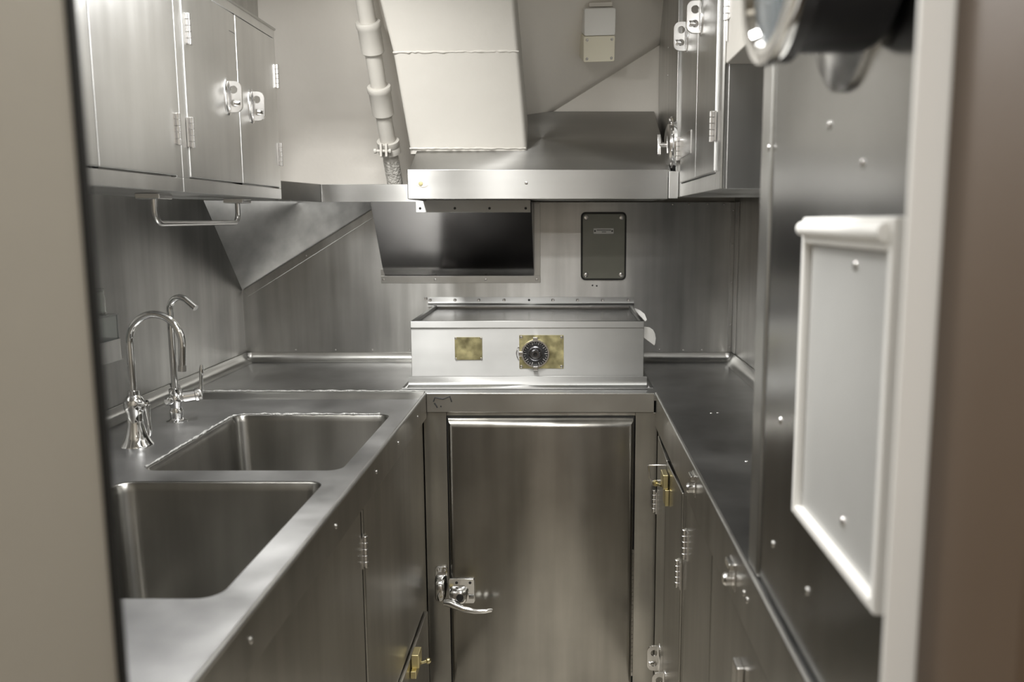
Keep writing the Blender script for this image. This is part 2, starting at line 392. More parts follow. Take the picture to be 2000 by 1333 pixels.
# ------------------------------------------------------------------ hood, duct, pipe, switch
r = thing('range_hood', (-.08, 2.95, 1.515), 'wide steel hood with sloping top below the cream duct', 'hood')
c = MB()
prof = [(2.706, 1.604), (3.236, 1.8475), (3.236, 1.52), (2.76, 1.52), (2.706, 1.58)]
c.prism([(-.486, y, z) for y, z in prof], (.816, 0, 0)).build('canopy', 'hood_steel', r, bevel=.002)
lip = MB().box(-.490, .3215, 2.698, 2.712, 1.514, 1.606).box(-.49, -.478, 2.712, 3.0, 1.514, 1.606).build('front_lip', 'hood_steel', r, bevel=.003)
put('screw', SCREW, lip, (-.1196, 2.698, 1.564), OUT_NY)
pg = MB().loft([[(-.448 + .024 * k * math.cos(t * PI / 10) * (1 + .12 * math.sin(3 * t)), 2.698 - h, 1.564 - .004 * math.cos(t * PI / 10) + .014 * k * math.sin(t * PI / 10)) for t in range(20)] for k, h in ((1, 0), (.9, .0012), (.5, .002))]).build('filler_patch', 'hull_paint', r, smooth=60)
MB().lathe([(.007, 0), (.006, .0012), (.002, .0016)], (-.448, 2.6958, 1.562), (0, -1, 0), 16).build('plug', 'brass_plate', pg)
MB().box(.323, .352, 2.69, 2.702, 1.516, 1.60).build('end_filler', 'cab_steel', r, bevel=.002)
fl = MB().box(-.515, -.118, 2.985, 2.99, 1.476, 1.519).build('rear_flange', 'hood_steel', r, bevel=.001)
for x in (-.50, -.38, -.26, -.135): put('screw', SCREW_D, fl, (x, 2.985, 1.490), OUT_NY)

r = thing('ventilation_duct', (-.32, 3.0, 1.68), 'cream painted square duct rising from the top of the hood', 'duct')
rings = []
for z, y, xa, xb, yb_ in ((1.665, 2.862, -.5085, -.1245, 3.17), (1.684, 2.859, -.5085, -.1245, 3.17), (1.83, 2.80, -.521, -.133, 3.10), (1.966, 2.748, -.5335, -.1425, 3.02), (2.105, 2.68, -.556, -.151, 2.99), (ZT, 2.60, -.578, -.158, 2.95)):
    rings.append([(x, yy, z) for x, yy in [(p[0], p[1]) for p in rrect(xa, xb, y, yb_, .014, 4)]])
MB().loft(rings).build('casing', 'cream', r, smooth=50)
path = [(-.5335 + .391 * i / 40, 2.7475 + random.uniform(-.001, .001), 1.966 + random.uniform(-.0015, .0015) + .003 * i / 40) for i in range(41)]
MB().tube(path, [random.uniform(.002, .0045) for _ in path], 8).build('weld_seam', 'cream', r)
path = [(-.508 + .38 * i / 40, 2.857 + random.uniform(-.001, .001), 1.683 + random.uniform(-.001, .001)) for i in range(41)]
MB().tube(path, [random.uniform(.002, .004) for _ in path], 8).build('base_seam', 'cream', r)

r = thing('drain_pipe', (-.6, 3.09, 1.525), 'cream painted pipe with couplings running up the hull beside the duct', 'pipe')
pb = Vector((-.598, 3.095, 1.525)); pt = Vector((-.618, 2.70, 2.19))
def pp(t): return pb + (pt - pb) * t
pd = (pt - pb).normalized(); LEN = (pt - pb).length
MB().tube([pp(t / 12) for t in range(13)], .0265, 20).build('tube', 'cream', r)
MB().tube([pp(t / 12 * .2) for t in range(13)], .0275, 20).build('wrapped_end', 'rough_cream', r)
def coup(t, L, R):
    o = pp(t); return MB().lathe([(R * .88, -L * .5), (R * .97, -L * .5 + .004), (R * .98, L * .5 - .022), (R * 1.05, L * .5 - .018), (R * 1.06, L * .5 - .003), (R * 1.02, L * .5), (R * .75, L * .5)], o, pd, 28)
coup(.745, .10, .037).build('coupling', 'cream', r); coup(.475, .10, .037).build('coupling', 'cream', r)
o = pp(.262)
MB().lathe([(.029, -.022), (.038, -.022), (.038, -.004), (.036, 0), (.038, .004), (.038, .022), (.029, .022)], o, pd, 28).build('clamp', 'cream', r)
cl = MB(); lug = o + Vector((-.008, -.040, -.014))
cl.box(lug.x - .013, lug.x - .005, lug.y - .014, lug.y + .014, lug.z - .024, lug.z + .02); cl.box(lug.x + .005, lug.x + .013, lug.y - .014, lug.y + .014, lug.z - .024, lug.z + .02)
cl.build('clamp_lug', 'cream', r, bevel=.002)
MB().lathe([(.008, -.034), (.008, -.026), (.005, -.025), (.005, .016), (.008, .017), (.008, .024)], lug + Vector((0, -.002, -.004)), (1, 0, 0), 8).build('clamp_bolt', 'cream', r)

r = thing('switch_box', (.115, 3.06, 2.08), 'beige switch box with a screwed cover plate on the hull above the hood', 'switch box')
up = Vector((0, -.36, .93)).normalized(); rt = Vector((.985, .17, 0)).normalized(); rt = (rt - up * rt.dot(up)).normalized()
oc = Vector((.1145, 3.05, 2.095)); mt = frame(oc, rt, up); w = rt.cross(up)
MB().plate(rrect(-.054, .054, -.012, .076, .006, 4), [], frame(oc - w * .075, rt, up), .107).build('housing', 'white_plastic', r, bevel=.003)
cp = MB().plate(rrect(-.055, .055, -.10, -.014, .006, 4), [], frame(oc - w * .105, rt, up), .133).build('cover_plate', 'beige', r, bevel=.003)
rotm = Matrix(((-rt.x, w.x, up.x), (-rt.y, w.y, up.y), (-rt.z, w.z, up.z)))
for u, v in ((-.043, -.026), (.043, -.026), (-.043, -.088), (.043, -.088)):
    put('screw', SCREW, cp, oc + rt * u + up * v + w * .028, rotm.to_euler())
MB().plate(rrect(-.035, .045, .078, .092, .003, 3), [], frame(oc - w * .03, rt, up), .045).build('cable_gland', 'hull_paint', r, bevel=.002)

# ------------------------------------------------------------------ back wall fittings
r = thing('vent_housing', (-.39, 3.1, 1.218), 'slanted steel vent housing screwed to the back wall under the hood', 'vent')
prof = [(2.992, 1.513), (3.05, 1.432), (3.11, 1.345), (3.152, 1.285), (3.172, 1.263), (3.197, 1.246), (3.199, 1.243), (3.199, 1.513)]
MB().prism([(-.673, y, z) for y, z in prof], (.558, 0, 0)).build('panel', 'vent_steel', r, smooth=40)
fl = MB().box(-.688, -.091, 3.196, 3.1999, 1.217, 1.2425).box(-.1145, -.091, 3.196, 3.1999, 1.2425, 1.511).box(-.688, -.6735, 3.196, 3.1999, 1.2425, 1.268).build('flange', 'trim_steel', r, bevel=.001)
for x in (-.678, -.485, -.296, -.105): put('screw', SCREW, fl, (x, 3.196, 1.229), OUT_NY)

r = thing('access_cover', (.145, 3.19, 1.228), 'olive grey cover plate with rounded corners on the back wall', 'cover plate')
fr = frame((0, 3.1995, 0), (1, 0, 0), (0, 0, 1))
MB().plate(rrect(.060, .229, 1.227, 1.479, .017), [], fr, .009).build('gasket', 'gasket', r, bevel=.002)
MB().plate(rrect(.066, .223, 1.233, 1.473, .013), [], fr, .013).build('plate', 'olive', r, bevel=.003)
for x in (.079, .21):
    for z in (1.247, 1.459): put('screw', SCREW_B, r, (x, 3.1865, z), OUT_NY, (1.5, 1, 1.5))
npl = MB().plate(rrect(.1065, .181, 1.3995, 1.4195, .002, 2), [], fr, .0145).build('nameplate', 'label_white', r)
for x in (.112, .1755): put('screw', SCREW_D, npl, (x, 3.185, 1.4095), OUT_NY, (.7, .7, .7))
tx = MB(); x = .119
while x < .168:
    w_ = random.uniform(.002, .004); tx.box(x, x + w_, 3.1846, 3.1851, 1.4115, 1.4148); x += w_ + .0014
for i in range(4): tx.box(.138 + i * .004, .1405 + i * .004, 3.1846, 3.1851, 1.4045, 1.4078)
tx.build('lettering', 'ink', npl)

# ------------------------------------------------------------------ dial box on the back worktop
r = thing('control_box', (-.118, 2.94, ZC), 'long steel box with brass plates and a dial, standing on the back worktop', 'box')
bx = MB().box(-.488, .251, 2.68, 3.198, ZC + .001, 1.121)
bx.box(-.488, .251, 2.676, 2.688, 1.112, 1.1335).box(-.488, -.478, 2.688, 3.198, 1.112, 1.1335).box(.241, .251, 2.688, 3.198, 1.112, 1.1335)
bx.build('body', 'box_steel', r, bevel=.0015)
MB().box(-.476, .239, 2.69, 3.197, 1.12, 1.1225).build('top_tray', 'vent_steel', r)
sk = MB(); prof = [(2.679, .9565), (2.673, .9565), (2.671, .941), (2.667, .932), (2.658, .9265), (2.648, .925), (2.648, .9212), (2.679, .9212)]
sk.prism([(-.497, y, z) for y, z in prof], (.758, 0, 0)).build('skirt', 'box_steel', r, smooth=50)
MB().box(-.515, -.493, 2.652, 3.19, .9206, .924).build('side_flange', 'box_steel', r)
MB().box(.259, .28, 2.655, 3.19, .9206, .924).build('side_flange', 'box_steel', r)
rf = MB(); prof = [(3.199, 1.163), (3.1955, 1.163), (3.194, 1.145), (3.190, 1.138), (3.182, 1.134), (3.176, 1.133), (3.176, 1.1305), (3.199, 1.1305)]
rf = rf.prism([(-.513, y, z) for y, z in prof], (.773, 0, 0)).build('rear_flange', 'box_steel', r, smooth=50)
for i, x in enumerate((-.505, -.412, -.323, -.228, -.134, -.045, .048, .142, .238)): put('rivet', RIVET if i != 4 else SCREW_D, rf, (x, 3.1952, 1.152), OUT_NY)
put('rivet', RIVET, r, (-.522, 3.2, 1.158), OUT_NY)
frb = frame((0, 2.680, 0), (1, 0, 0), (0, 0, 1))
bp = MB().plate(rrect(-.349, -.262, 1.0095, 1.082, .002, 2), [], frb, .002).build('blank_plate', 'brass_plate', r); bp['label'] = 'small blank brass plate'
for x in (-.3455, -.2655):
    for z in (1.0135, 1.0785): put('rivet', SCREW_S, bp, (x, 2.678, z), OUT_NY)
dp = MB().plate(rrect(-.1444, -.0033, .9815, 1.0886, .002, 2), [], frb, .002).build('dial_plate', 'brass_plate', r); dp['label'] = 'tarnished brass plate behind the dial'
for x in (-.138, -.010):
    for z in (.988, 1.082): put('rivet', SCREW, dp, (x, 2.678, z), OUT_NY)
dc = Vector((-.0925, 2.678, 1.031)); ax = (0, -1, 0)
ring = MB().lathe([(.0455, 0), (.0455, .012), (.0435, .016), (.0395, .016), (.037, .012), (.037, .004)], dc, ax, 44).build('dial_ring', 'satin', r)
for a in (90, 180, 270):
    v = Vector((math.cos(math.radians(a)), 0, math.sin(math.radians(a)))); p_ = dc + v * .046; t = Vector((-v.z, 0, v.x))
    m = MB(); m.box(-.0075, .0075, -.019, .0, -.006, .007)
    bmesh.ops.rotate(m.bm, cent=(0, 0, 0), matrix=Matrix.Rotation(math.radians(90 - a), 3, 'Y'), verts=m.bm.verts[:]); bmesh.ops.translate(m.bm, vec=p_, verts=m.bm.verts[:])
    m.build('lug', 'satin', ring, bevel=.0015)
df = MB().lathe([(.0375, .002), (.0375, .008), (.036, .009), (.024, .009)], dc, ax, 40).build('dial_face', 'dark', r)
tk = MB()
for k in range(30):
    a = 2 * PI * k / 30
    if k in (7, 8): continue
    m = MB(); L0 = .0335 if k % 3 else .029
    m.box(L0, .0362, -.0096, -.0088, -.0005, .0005); bmesh.ops.rotate(m.bm, cent=(0, 0, 0), matrix=Matrix.Rotation(a, 3, 'Y'), verts=m.bm.verts[:]); bmesh.ops.translate(m.bm, vec=dc, verts=m.bm.verts[:])
    me = bpy.data.meshes.new('t'); m.bm.to_mesh(me); tk.bm.from_mesh(me); bpy.data.meshes.remove(me)
tk.build('tick_marks', 'label_white', df)
MB().lathe([(.024, .008), (.0235, .0115), (.020, .013), (.0185, .011), (.0165, .011), (.015, .022), (.012, .025), (.0065, .025), (.006, .018)], dc, ax, 32).build('knob', 'gunmetal', r)
MB().lathe([(.0058, .016), (.0058, .0185)], dc, ax, 16).build('knob_bore', 'dark', r)
pts = [(-.144, 2.679, 1.012)] + [(-.1475 - .006 * math.sin(PI * k / 8), 2.676, 1.012 + .038 * k / 8) for k in range(9)] + [(-.144, 2.679, 1.05)]
MB().tube(pts, .0013, 6).build('wire_clip', 'satin', dp)

# curled white plastic scoop hanging at the right end of the dial box
r = thing('plastic_scoop', (.275, 2.90, 1.05), 'curved white plastic scoop at the right end of the dial box', 'scoop')
edge = [(.2560, 3.123, 1.1285), (.2537, 2.981, 1.1270), (.2537, 2.819, 1.1315), (.2560, 2.700, 1.1310)]
bulge = [(.2575, 3.118, 1.1295), (.2640, 2.979, 1.1365), (.2680, 2.848, 1.1380), (.2650, 2.735, 1.1310)]
MB().loft([[p, q, (q[0] + .001, q[1], q[2] - .002), (p[0] + .001, p[1], p[2] - .002)] for p, q in zip(edge, bulge)]).build('upper_vane', 'white_plastic', r, smooth=60)
m = MB(); out = [(.2525, 1.112), (.270, 1.1085), (.2825, 1.1), (.2895, 1.087), (.2925, 1.072), (.291, 1.055), (.2885, 1.05), (.2525, 1.078)]
m.prism([(x, 2.70 + (x - .25) * .5, z) for x, z in out], (.001, .002, .001)).build('lower_vane', 'white_plastic', r)

# ------------------------------------------------------------------ worktop (back run and right run are one sheet)
r = thing('worktop', (-.1, 2.9, .86), 'steel worktop running along the back wall and down the right side', 'worktop')
sh = MB(); out = [(XL + .002, 3.198), (XL + .002, 2.566), (.280, 2.566), (.280, .67), (XR - .002, .67), (XR - .002, 3.198)]
sh.plate(out, [], frame((0, 0, ZC - .02), (1, 0, 0), (0, 1, 0)), .02)
top = sh.build('top', 'top_steel', r, bevel=.002)
ap = MB().box(-.4245, .2745, 2.5655, 2.577, .8645, ZC + .004).build('front_apron', 'trim_steel', r, bevel=.0015)
ap2 = MB().box(.2790, .290, .67, 2.575, .82, ZC - .001).build('side_apron', 'base_steel', r, bevel=.0015)
MB().tube([(.2815, 2.578, ZC + .001), (.2815, .672, ZC + .001)], .0042, 10).build('edge_bead', 'trim_steel', r)
def cove(p, q, nrm):
    """Curved upstand along p-q; nrm points into the room."""
    p = Vector(p); q = Vector(q); n = Vector(nrm); k = Vector((0, 0, 1)); R = []
    prof = [(.0, .0005), (.040, .0005), (.028, .002), (.018, .006), (.011, .012), (.0065, .02), (.005, .032), (.001, .033)]
    return [[e + n * a + k * b for a, b in prof] for e in (p, q)]
def coveM(*segs):
    m = MB()
    for s_ in segs: m.loft(cove(*s_))
    return m
z = ZC
coveM(((XL + .03, YB, z), (-.50, YB, z), (0, -1, 0)), ((.262, YB, z), (XR - .03, YB, z), (0, -1, 0)), ((XR - .001, YB - .03, z), (XR - .001, .68, z), (-1, 0, 0)), ((XL + .001, YB - .03, z), (XL + .001, 2.57, z), (1, 0, 0))).build('upstand', 'trim_steel', r, smooth=60)
for sx in (-1, 1):      # rounded corner pieces of the upstand
    m = MB(); R = []; cx_ = XL + .03 if sx < 0 else XR - .03
    prof = [(.0, .0005), (.040, .0005), (.028, .002), (.018, .006), (.011, .012), (.0065, .02), (.005, .032), (.001, .033)]
    for k in range(9):
        t = PI / 2 * k / 8; c0 = Vector((cx_, YB - .03, ZC)); dv = Vector((sx * math.sin(t), math.cos(t), 0))
        R.append([c0 + dv * (.03 - a_) + Vector((0, 0, b)) for a_, b in prof])
    m.loft(R).build('upstand_corner', 'trim_steel', r, smooth=60)
for x, y in ((.405, 2.31), (.424, 2.315), (.524, 2.31), (.402, 1.835), (.421, 1.83)): put('screw', SCREW_S, top, (x, y, ZC), OUT_UP)
m = MB()                # black marker scrawl on the apron
for st in ([(-.403, .898), (-.398, .911), (-.374, .906), (-.352, .914), (-.347, .897)], [(-.400, .894), (-.394, .885), (-.391, .879)], [(-.381, .885), (-.379, .881)]):
    m.tube([(x, 2.5650, zz) for x, zz in st], .0023, 6)
m.build('marker_scrawl', 'ink', r)
for y, z_, s_ in ((1.774, .888, 1.), (1.344, .871, 1.)):
    lk = MB().box(.2765, .2800, y - .022, y + .022, z_ - .024, z_ + .024).build('latch_plate', 'satin', ap2, bevel=.003)
    MB().lathe([(.011, 0), (.011, .012), (.008, .016)], (.277, y - .004, z_ - .008), (-1, 0, 0), 16).build('latch_knob', 'chrome', lk)
    MB().box(.268, .2775, y - .018, y + .018, z_ + .010, z_ + .022).build('latch_tab', 'chrome', lk, bevel=.002)
for y in (1.26, 1.235): put('screw', SCREW, ap2, (.279, y, .875), OUT_NX)

# ------------------------------------------------------------------ sink unit
r = thing('sink_unit', (-.82, 1.6, .62), 'double basin steel sink unit along the left wall', 'sink')
A_ = (-.906, -.478, 1.765, 2.298); B_ = (-.911, -.490, 1.142, 1.690)
dk = MB(); out = [(XL + .002, .672), (-.427, .672), (-.427, 2.564), (XL + .002, 2.564)]
dk.plate(out, [rrect(*A_, .032, 8), rrect(*B_, .034, 8)], frame((0, 0, ZC - .005), (1, 0, 0), (0, 1, 0)), .005)
deck = dk.build('deck', 'deck_steel', r)
def basin(x0, x1, y0, y1, depth, lab):
    m = MB(); R = []
    for z, i, rr in ((ZC - .0005, -.001, .033), (ZC - .004, .003, .033), (ZC - .02, .006, .033), (ZC - depth + .04, .014, .036), (ZC - depth + .015, .018, .045), (ZC - depth + .004, .030, .06), (ZC - depth, .05, .06)):
        R.append([(x, y, z) for x, y in rrect(x0 + i, x1 - i, y0 + i, y1 - i, rr, 8)])
    m.loft(R, cap0=False)
    o = m.build('basin', 'sink_steel', r, smooth=50); o['label'] = lab
    md = o.modifiers.new('sheet', 'SOLIDIFY'); md.thickness = .002; md.offset = 1
    cxm, cym = (x0 + x1) / 2, (y0 + y1) / 2
    MB().lathe([(.045, 0), (.045, .002), (.036, .003), (.03, .0015)], (cxm, cym, ZC - depth + .0005), (0, 0, 1), 28).build('drain', 'satin', o)
basin(*A_, .29, 'far basin'); basin(*B_, .29, 'near basin')
# pale sealant bead along the far basin's back and left rim
pl = rrect(A_[0] - .002, A_[1] + .001, A_[2], A_[3] + .002, .032, 8)
run = [p for p in pl if (p[1] > 2.29 and p[0] < -.50) or p[0] < -.889 and p[1] > 1.79]
run = sorted(run, key=lambda p: (p[0] > -.889, p[1] if p[0] < -.889 else 0, p[0]))
dense = []
for p_, q_ in zip(run, run[1:]):
    k = max(1, int(math.dist(p_, q_) / .012))
    dense += [(p_[0] + (q_[0] - p_[0]) * i / k + random.uniform(-.0012, .0012), p_[1] + (q_[1] - p_[1]) * i / k + random.uniform(-.0015, .0015), ZC + random.uniform(-.001, .001)) for i in range(k)]
MB().tube(dense, [random.uniform(.0008, .0042) for _ in dense], 8).build('sealant_bead', 'weld', r, smooth=70)
# rolled rims, far ridge, apron
ro = MB(); prof = [(2.495, ZC), (2.512, ZC + .004), (2.528, ZC + .011), (2.542, ZC + .0135), (2.556, ZC + .0125), (2.5635, ZC + .006), (2.5635, ZC - .002)]
ro.prism([(-1.165, y, z) for y, z in prof], (.738, 0, 0)).build('raised_rim', 'trim_steel', r, smooth=60)
MB().tube([(-1.165 + .738 * i / 60, 2.5615 + random.uniform(-.001, .001), ZC + .0125 + random.uniform(-.001, .001)) for i in range(61)], [random.uniform(.0012, .0032) for _ in range(61)], 6).build('rim_seam', 'weld', r, smooth=70)
MB().tube([(-.4275, 2.562, ZC + .003), (-.4275, 2.3, ZC + .0015), (-.4275, .674, ZC + .0015)], .0048, 10).build('front_bead', 'trim_steel', r)
ap = MB().box(-.4365, -.4245, .672, 2.563, .847, ZC - .001).build('front_apron', 'base_steel', r, bevel=.0015)
for y in (2.41, 2.12, 1.865, 1.52, 1.086, .9): put('screw', SCREW, ap, (-.4245, y, .887), OUT_PX)
coveM(((XL + .001, 2.56, ZC), (XL + .001, .68, ZC), (1, 0, 0))).build('upstand', 'trim_steel', r, smooth=60)
for y in (2.36, 2.18, 2.02, 1.88): put('screw', SCREW_S, r, (XL + .0012, y, .964), OUT_PX)

# ------------------------------------------------------------------ taps
def bend(c0, R, a0, a1, n, ax):
    return [Vector(c0) + Vector(ax) * (R * math.cos(math.radians(a0 + (a1 - a0) * i / n))) + Vector((0, 0, R * math.sin(math.radians(a0 + (a1 - a0) * i / n)))) for i in range(n + 1)]
bx_, by_ = -1.017, 1.975
r = thing('filter_tap', (bx_, by_, ZC), 'chrome gooseneck tap with a flared bell base, the nearer of the two taps', 'tap', 'chrome taps at the sink')
MB().lathe([(.037, 0), (.036, .003), (.031, .010), (.0235, .028), (.018, .050), (.0165, .066), (.0185, .078), (.0225, .088), (.0235, .100), (.0215, .110), (.016, .118), (.0125, .121), (.0125, .131), (.0095, .133)], (bx_, by_, ZC), (0, 0, 1), 32).build('base', 'chrome', r)
fd = Vector((.985, -.16, 0)).normalized(); R_ = .067
st = Vector((bx_, by_, 0))
sp = [st + Vector((0, 0, ZC + .125)), st + Vector((0, 0, ZC + .19)), st + Vector((0, 0, ZC + .235))] + bend(st + fd * R_ + Vector((0, 0, ZC + .247)), R_, 180, -8, 22, fd)
lastd = (sp[-1] - sp[-2]).normalized(); sp += [sp[-1] + lastd * .02, sp[-1] + lastd * .045]
MB().tube(sp, .0083, 16).build('spout', 'chrome', r)
MB().tube([sp[-1] - lastd * .002, sp[-1] + lastd * .011], .0092, 16).build('aerator', 'satin', r)
v = Vector((.94, -.34, 0)).normalized(); o = st + Vector((0, 0, ZC + .098))
MB().lathe([(.011, .018), (.011, .028), (.0135, .03), (.0135, .035), (.008, .037), (.007, .044)], o, v, 18).build('valve_stem', 'chrome', r)
hb = o + v * .040
MB().tube([hb + Vector((0, 0, .008)), hb, hb + Vector((.0, 0, -.018)), hb + v * .003 + Vector((0, 0, -.045)), hb + v * .001 + Vector((0, 0, -.066)), hb + Vector((0, 0, -.072))], [.006, .0065, .0045, .0035, .0058, .003], 12).build('lever', 'chrome', r)

bx_, by_ = -1.03, 2.215
r = thing('mixer_tap', (bx_, by_, ZC), 'tall slim chrome tap with a side valve and hooked spout, behind the bell-based tap', 'tap', 'chrome taps at the sink')
MB().lathe([(.026, 0), (.026, .003), (.018, .006), (.015, .010), (.0165, .02), (.017, .03), (.0135, .038), (.0155, .046), (.018, .056), (.018, .066), (.014, .074), (.0155, .080), (.0155, .088), (.010, .091)], (bx_, by_, ZC), (0, 0, 1), 28).build('base', 'chrome', r)
st = Vector((bx_, by_, 0)); fd = Vector((.97, -.24, 0)).normalized(); R_ = .033
sp = [st + Vector((0, 0, ZC + .085)), st + Vector((0, 0, ZC + .18)), st + Vector((0, 0, ZC + .27)), st + Vector((.001, 0, ZC + .292))] + bend(st + fd * R_ + Vector((0, 0, ZC + .298)), R_, 180, 48, 14, fd)
lastd = (sp[-1] - sp[-2]).normalized(); sp += [sp[-1] + lastd * .03]
MB().tube(sp, [.0082] * (len(sp) - 1) + [.0088], 16).build('spout', 'chrome', r)
v = Vector((.93, .36, .12)).normalized(); o = st + Vector((0, 0, ZC + .062))
MB().lathe([(.012, .012), (.013, .018), (.0155, .020), (.0155, .048), (.0185, .050), (.0185, .056), (.017, .058), (.015, .064), (.008, .066)], o, v, 26).build('valve', 'satin', r)
hb = o + v * .058
MB().tube([hb, hb + Vector((.006, 0, .02)), hb + Vector((.008, 0, .045)), hb + Vector((.0105, 0, .070)), hb + Vector((.011, 0, .080))], [.010, .0055, .0045, .0062, .0035], 12).build('lever', 'chrome', r)
MB().lathe([(.010, .014), (.011, .018), (.011, .026), (.008, .029)], o + Vector((0, 0, -.003)), Vector((-.45, -.89, 0)), 16).build('cap', 'chrome', r)
MB().tube([o + Vector((0, .01, .014)), o + Vector((-.02, .06, .02)), o + Vector((-.05, .10, .016))], [.008, .007, .009], 10).build('supply_arm', 'satin', r)

# ------------------------------------------------------------------ wall rack with box and jar (left wall)
r = thing('wall_rack', (-1.165, 1.95, 1.10), 'steel strap rack on the left wall holding a clear box', 'rack')
m = MB(); yo = 2.157; Rr = .022
out = [(XL + .001, 1.70)] + [(-1.125, 1.70)] + [(-1.125 - Rr + Rr * math.cos(t * PI / 12), yo - Rr + Rr * math.sin(t * PI / 12)) for t in range(7)] + [(XL + .001, yo)]
inn = [(x - .002 if 0 < i < len(out) - 1 else x, y - .002 if i > 1 else y + .002) for i, (x, y) in enumerate(out)]
m.prism([(x, y, 1.100) for x, y in out] + [(x, y, 1.100) for x, y in inn[::-1]], (0, 0, .053)).build('strap', 'wall_steel', r)
MB().box(XL + .001, -1.128, 1.702, yo - .004, 1.098, 1.101).build('tray', 'satin', r)
bxo = MB(); ya, yc, z0, z1 = 1.74, 2.147, 1.102, 1.2125
bxo.box(-1.202, -1.132, ya, yc, z0, z0 + .004).box(-1.202, -1.1985, ya, yc, z0 + .004, z1).box(-1.1355, -1.132, ya, yc, z0 + .004, z1).box(-1.1985, -1.1355, ya, ya + .0035, z0 + .004, z1).box(-1.1985, -1.1355, yc - .0035, yc, z0 + .004, z1)
bxo.box(-1.204, -1.130, ya - .002, yc + .002, z1, z1 + .004)
tag(bxo.build('storage_box', 'acrylic'), 'clear lidded plastic box standing in the steel strap rack', 'box')
jar = thing('glass_jar', (-1.165, 2.105, z1 + .0045), 'clear glass jar standing on top of the plastic box in the rack', 'jar')
MB().lathe([(.016, 0), (.0195, .003), (.0195, .044), (.017, .050), (.0165, .056), (.0145, .056), (.015, .049), (.0175, .043), (.0175, .005), (.004, .004)], (-1.165, 2.118, z1 + .0045), (0, 0, 1), 28).build('body', 'acrylic', jar)
MB().lathe([(.0178, .0562), (.0178, .062), (.0165, .064)], (-1.165, 2.118, z1 + .0045), (0, 0, 1), 24).build('lid', 'acrylic', jar)

# ------------------------------------------------------------------ freezer under the back worktop
r = thing('freezer', (-.07, 2.8, ZF), 'built-in steel cold locker with one large door under the back worktop', 'freezer')
fm = MB()
fm.box(-.4365, -.365, 2.575, 3.1, ZF + .001, .862).box(.218, .2865, 2.575, 3.1, ZF + .001, .862).box(-.365, .218, 2.575, 3.1, .851, .862).box(-.365, .218, 2.64, 3.1, ZF + .001, .851)
fm.build('frame', 'base_steel', r, bevel=.0015)
MB().box(-.363, .216, 2.572, 2.64, ZF + .01, .8505).build('gasket', 'gasket', r)
dr = MB()
def ring_(x0, x1, z0, z1, y): return [(x0, y, z0), (x1, y, z0), (x1, y, z1), (x0, y, z1)]
dr.loft([ring_(-.3585, .2115, ZF + .02, .8475, 2.572), ring_(-.3585, .2115, ZF + .02, .8475, 2.555), ring_(-.356, .209, ZF + .02, .842, 2.545), ring_(-.350, .203, ZF + .02, .833, 2.537), ring_(-.341, .194, ZF + .02, .823, 2.534)])
door = dr.build('door', 'door_steel', r, bevel=.0015, smooth=25)
hg = MB()
for i in range(30): hg.lathe([(.0045, 0), (.0045, .0125)], (.2135, 2.565, ZF + .05 + i * .0142), (0, 0, 1), 8)
hg.build('piano_hinge', 'satin', r)
st_ = MB().plate(rrect(-.4095, -.3695, .305, .365, .010, 4), [], frame((0, 2.575, 0), (1, 0, 0), (0, 0, 1)), .008).build('strike', 'chrome', r, bevel=.002)
for x in (-.400, -.379): put('screw', SCREW, st_, (x, 2.567, .354), OUT_NY)
MB().loft([[(x, 2.569, z) for x, z in rrect(-.408, -.372, .270, .340, .008, 4)], [(x, 2.545, z) for x, z in rrect(-.408, -.374, .266, .338, .010, 4)], [(x, 2.530, z) for x, z in rrect(-.404, -.376, .266, .325, .012, 4)], [(x, 2.524, z) for x, z in rrect(-.398, -.380, .270, .31, .009, 4)]]).build('keeper', 'chrome', st_, smooth=50)
lt = MB().plate(rrect(-.362, -.282, .262, .343, .006, 3), [], frame((0, 2.5345, 0), (1, 0, 0), (0, 0, 1)), .008).build('latch_plate', 'chrome', door, bevel=.002)
for x in (-.337, -.295): put('screw', SCREW_D, lt, (x, 2.5265, .330), OUT_NY)
MB().loft([[(x, 2.527, z) for x, z in rrect(-.360, -.300, .268, .318, .012, 5)], [(x, 2.508, z) for x, z in rrect(-.358, -.305, .268, .314, .014, 5)], [(x, 2.500, z) for x, z in rrect(-.352, -.314, .272, .305, .012, 5)]]).build('latch_body', 'chrome', lt, smooth=50)
MB().lathe([(.012, 0), (.011, .004), (.005, .005)], (-.324, 2.5, .293), (0, -1, 0), 16).build('pivot', 'gasket', lt)
hp = [(-.372, 2.497, .279), (-.352, 2.494, .278), (-.335, 2.489, .272), (-.31, 2.481, .2645), (-.275, 2.474, .2605), (-.245, 2.474, .261), (-.225, 2.476, .264), (-.221, 2.477, .265)]
MB().tube(hp, [.010, .013, .0125, .0095, .0075, .0068, .006, .003], 14).build('lever', 'chrome', lt)

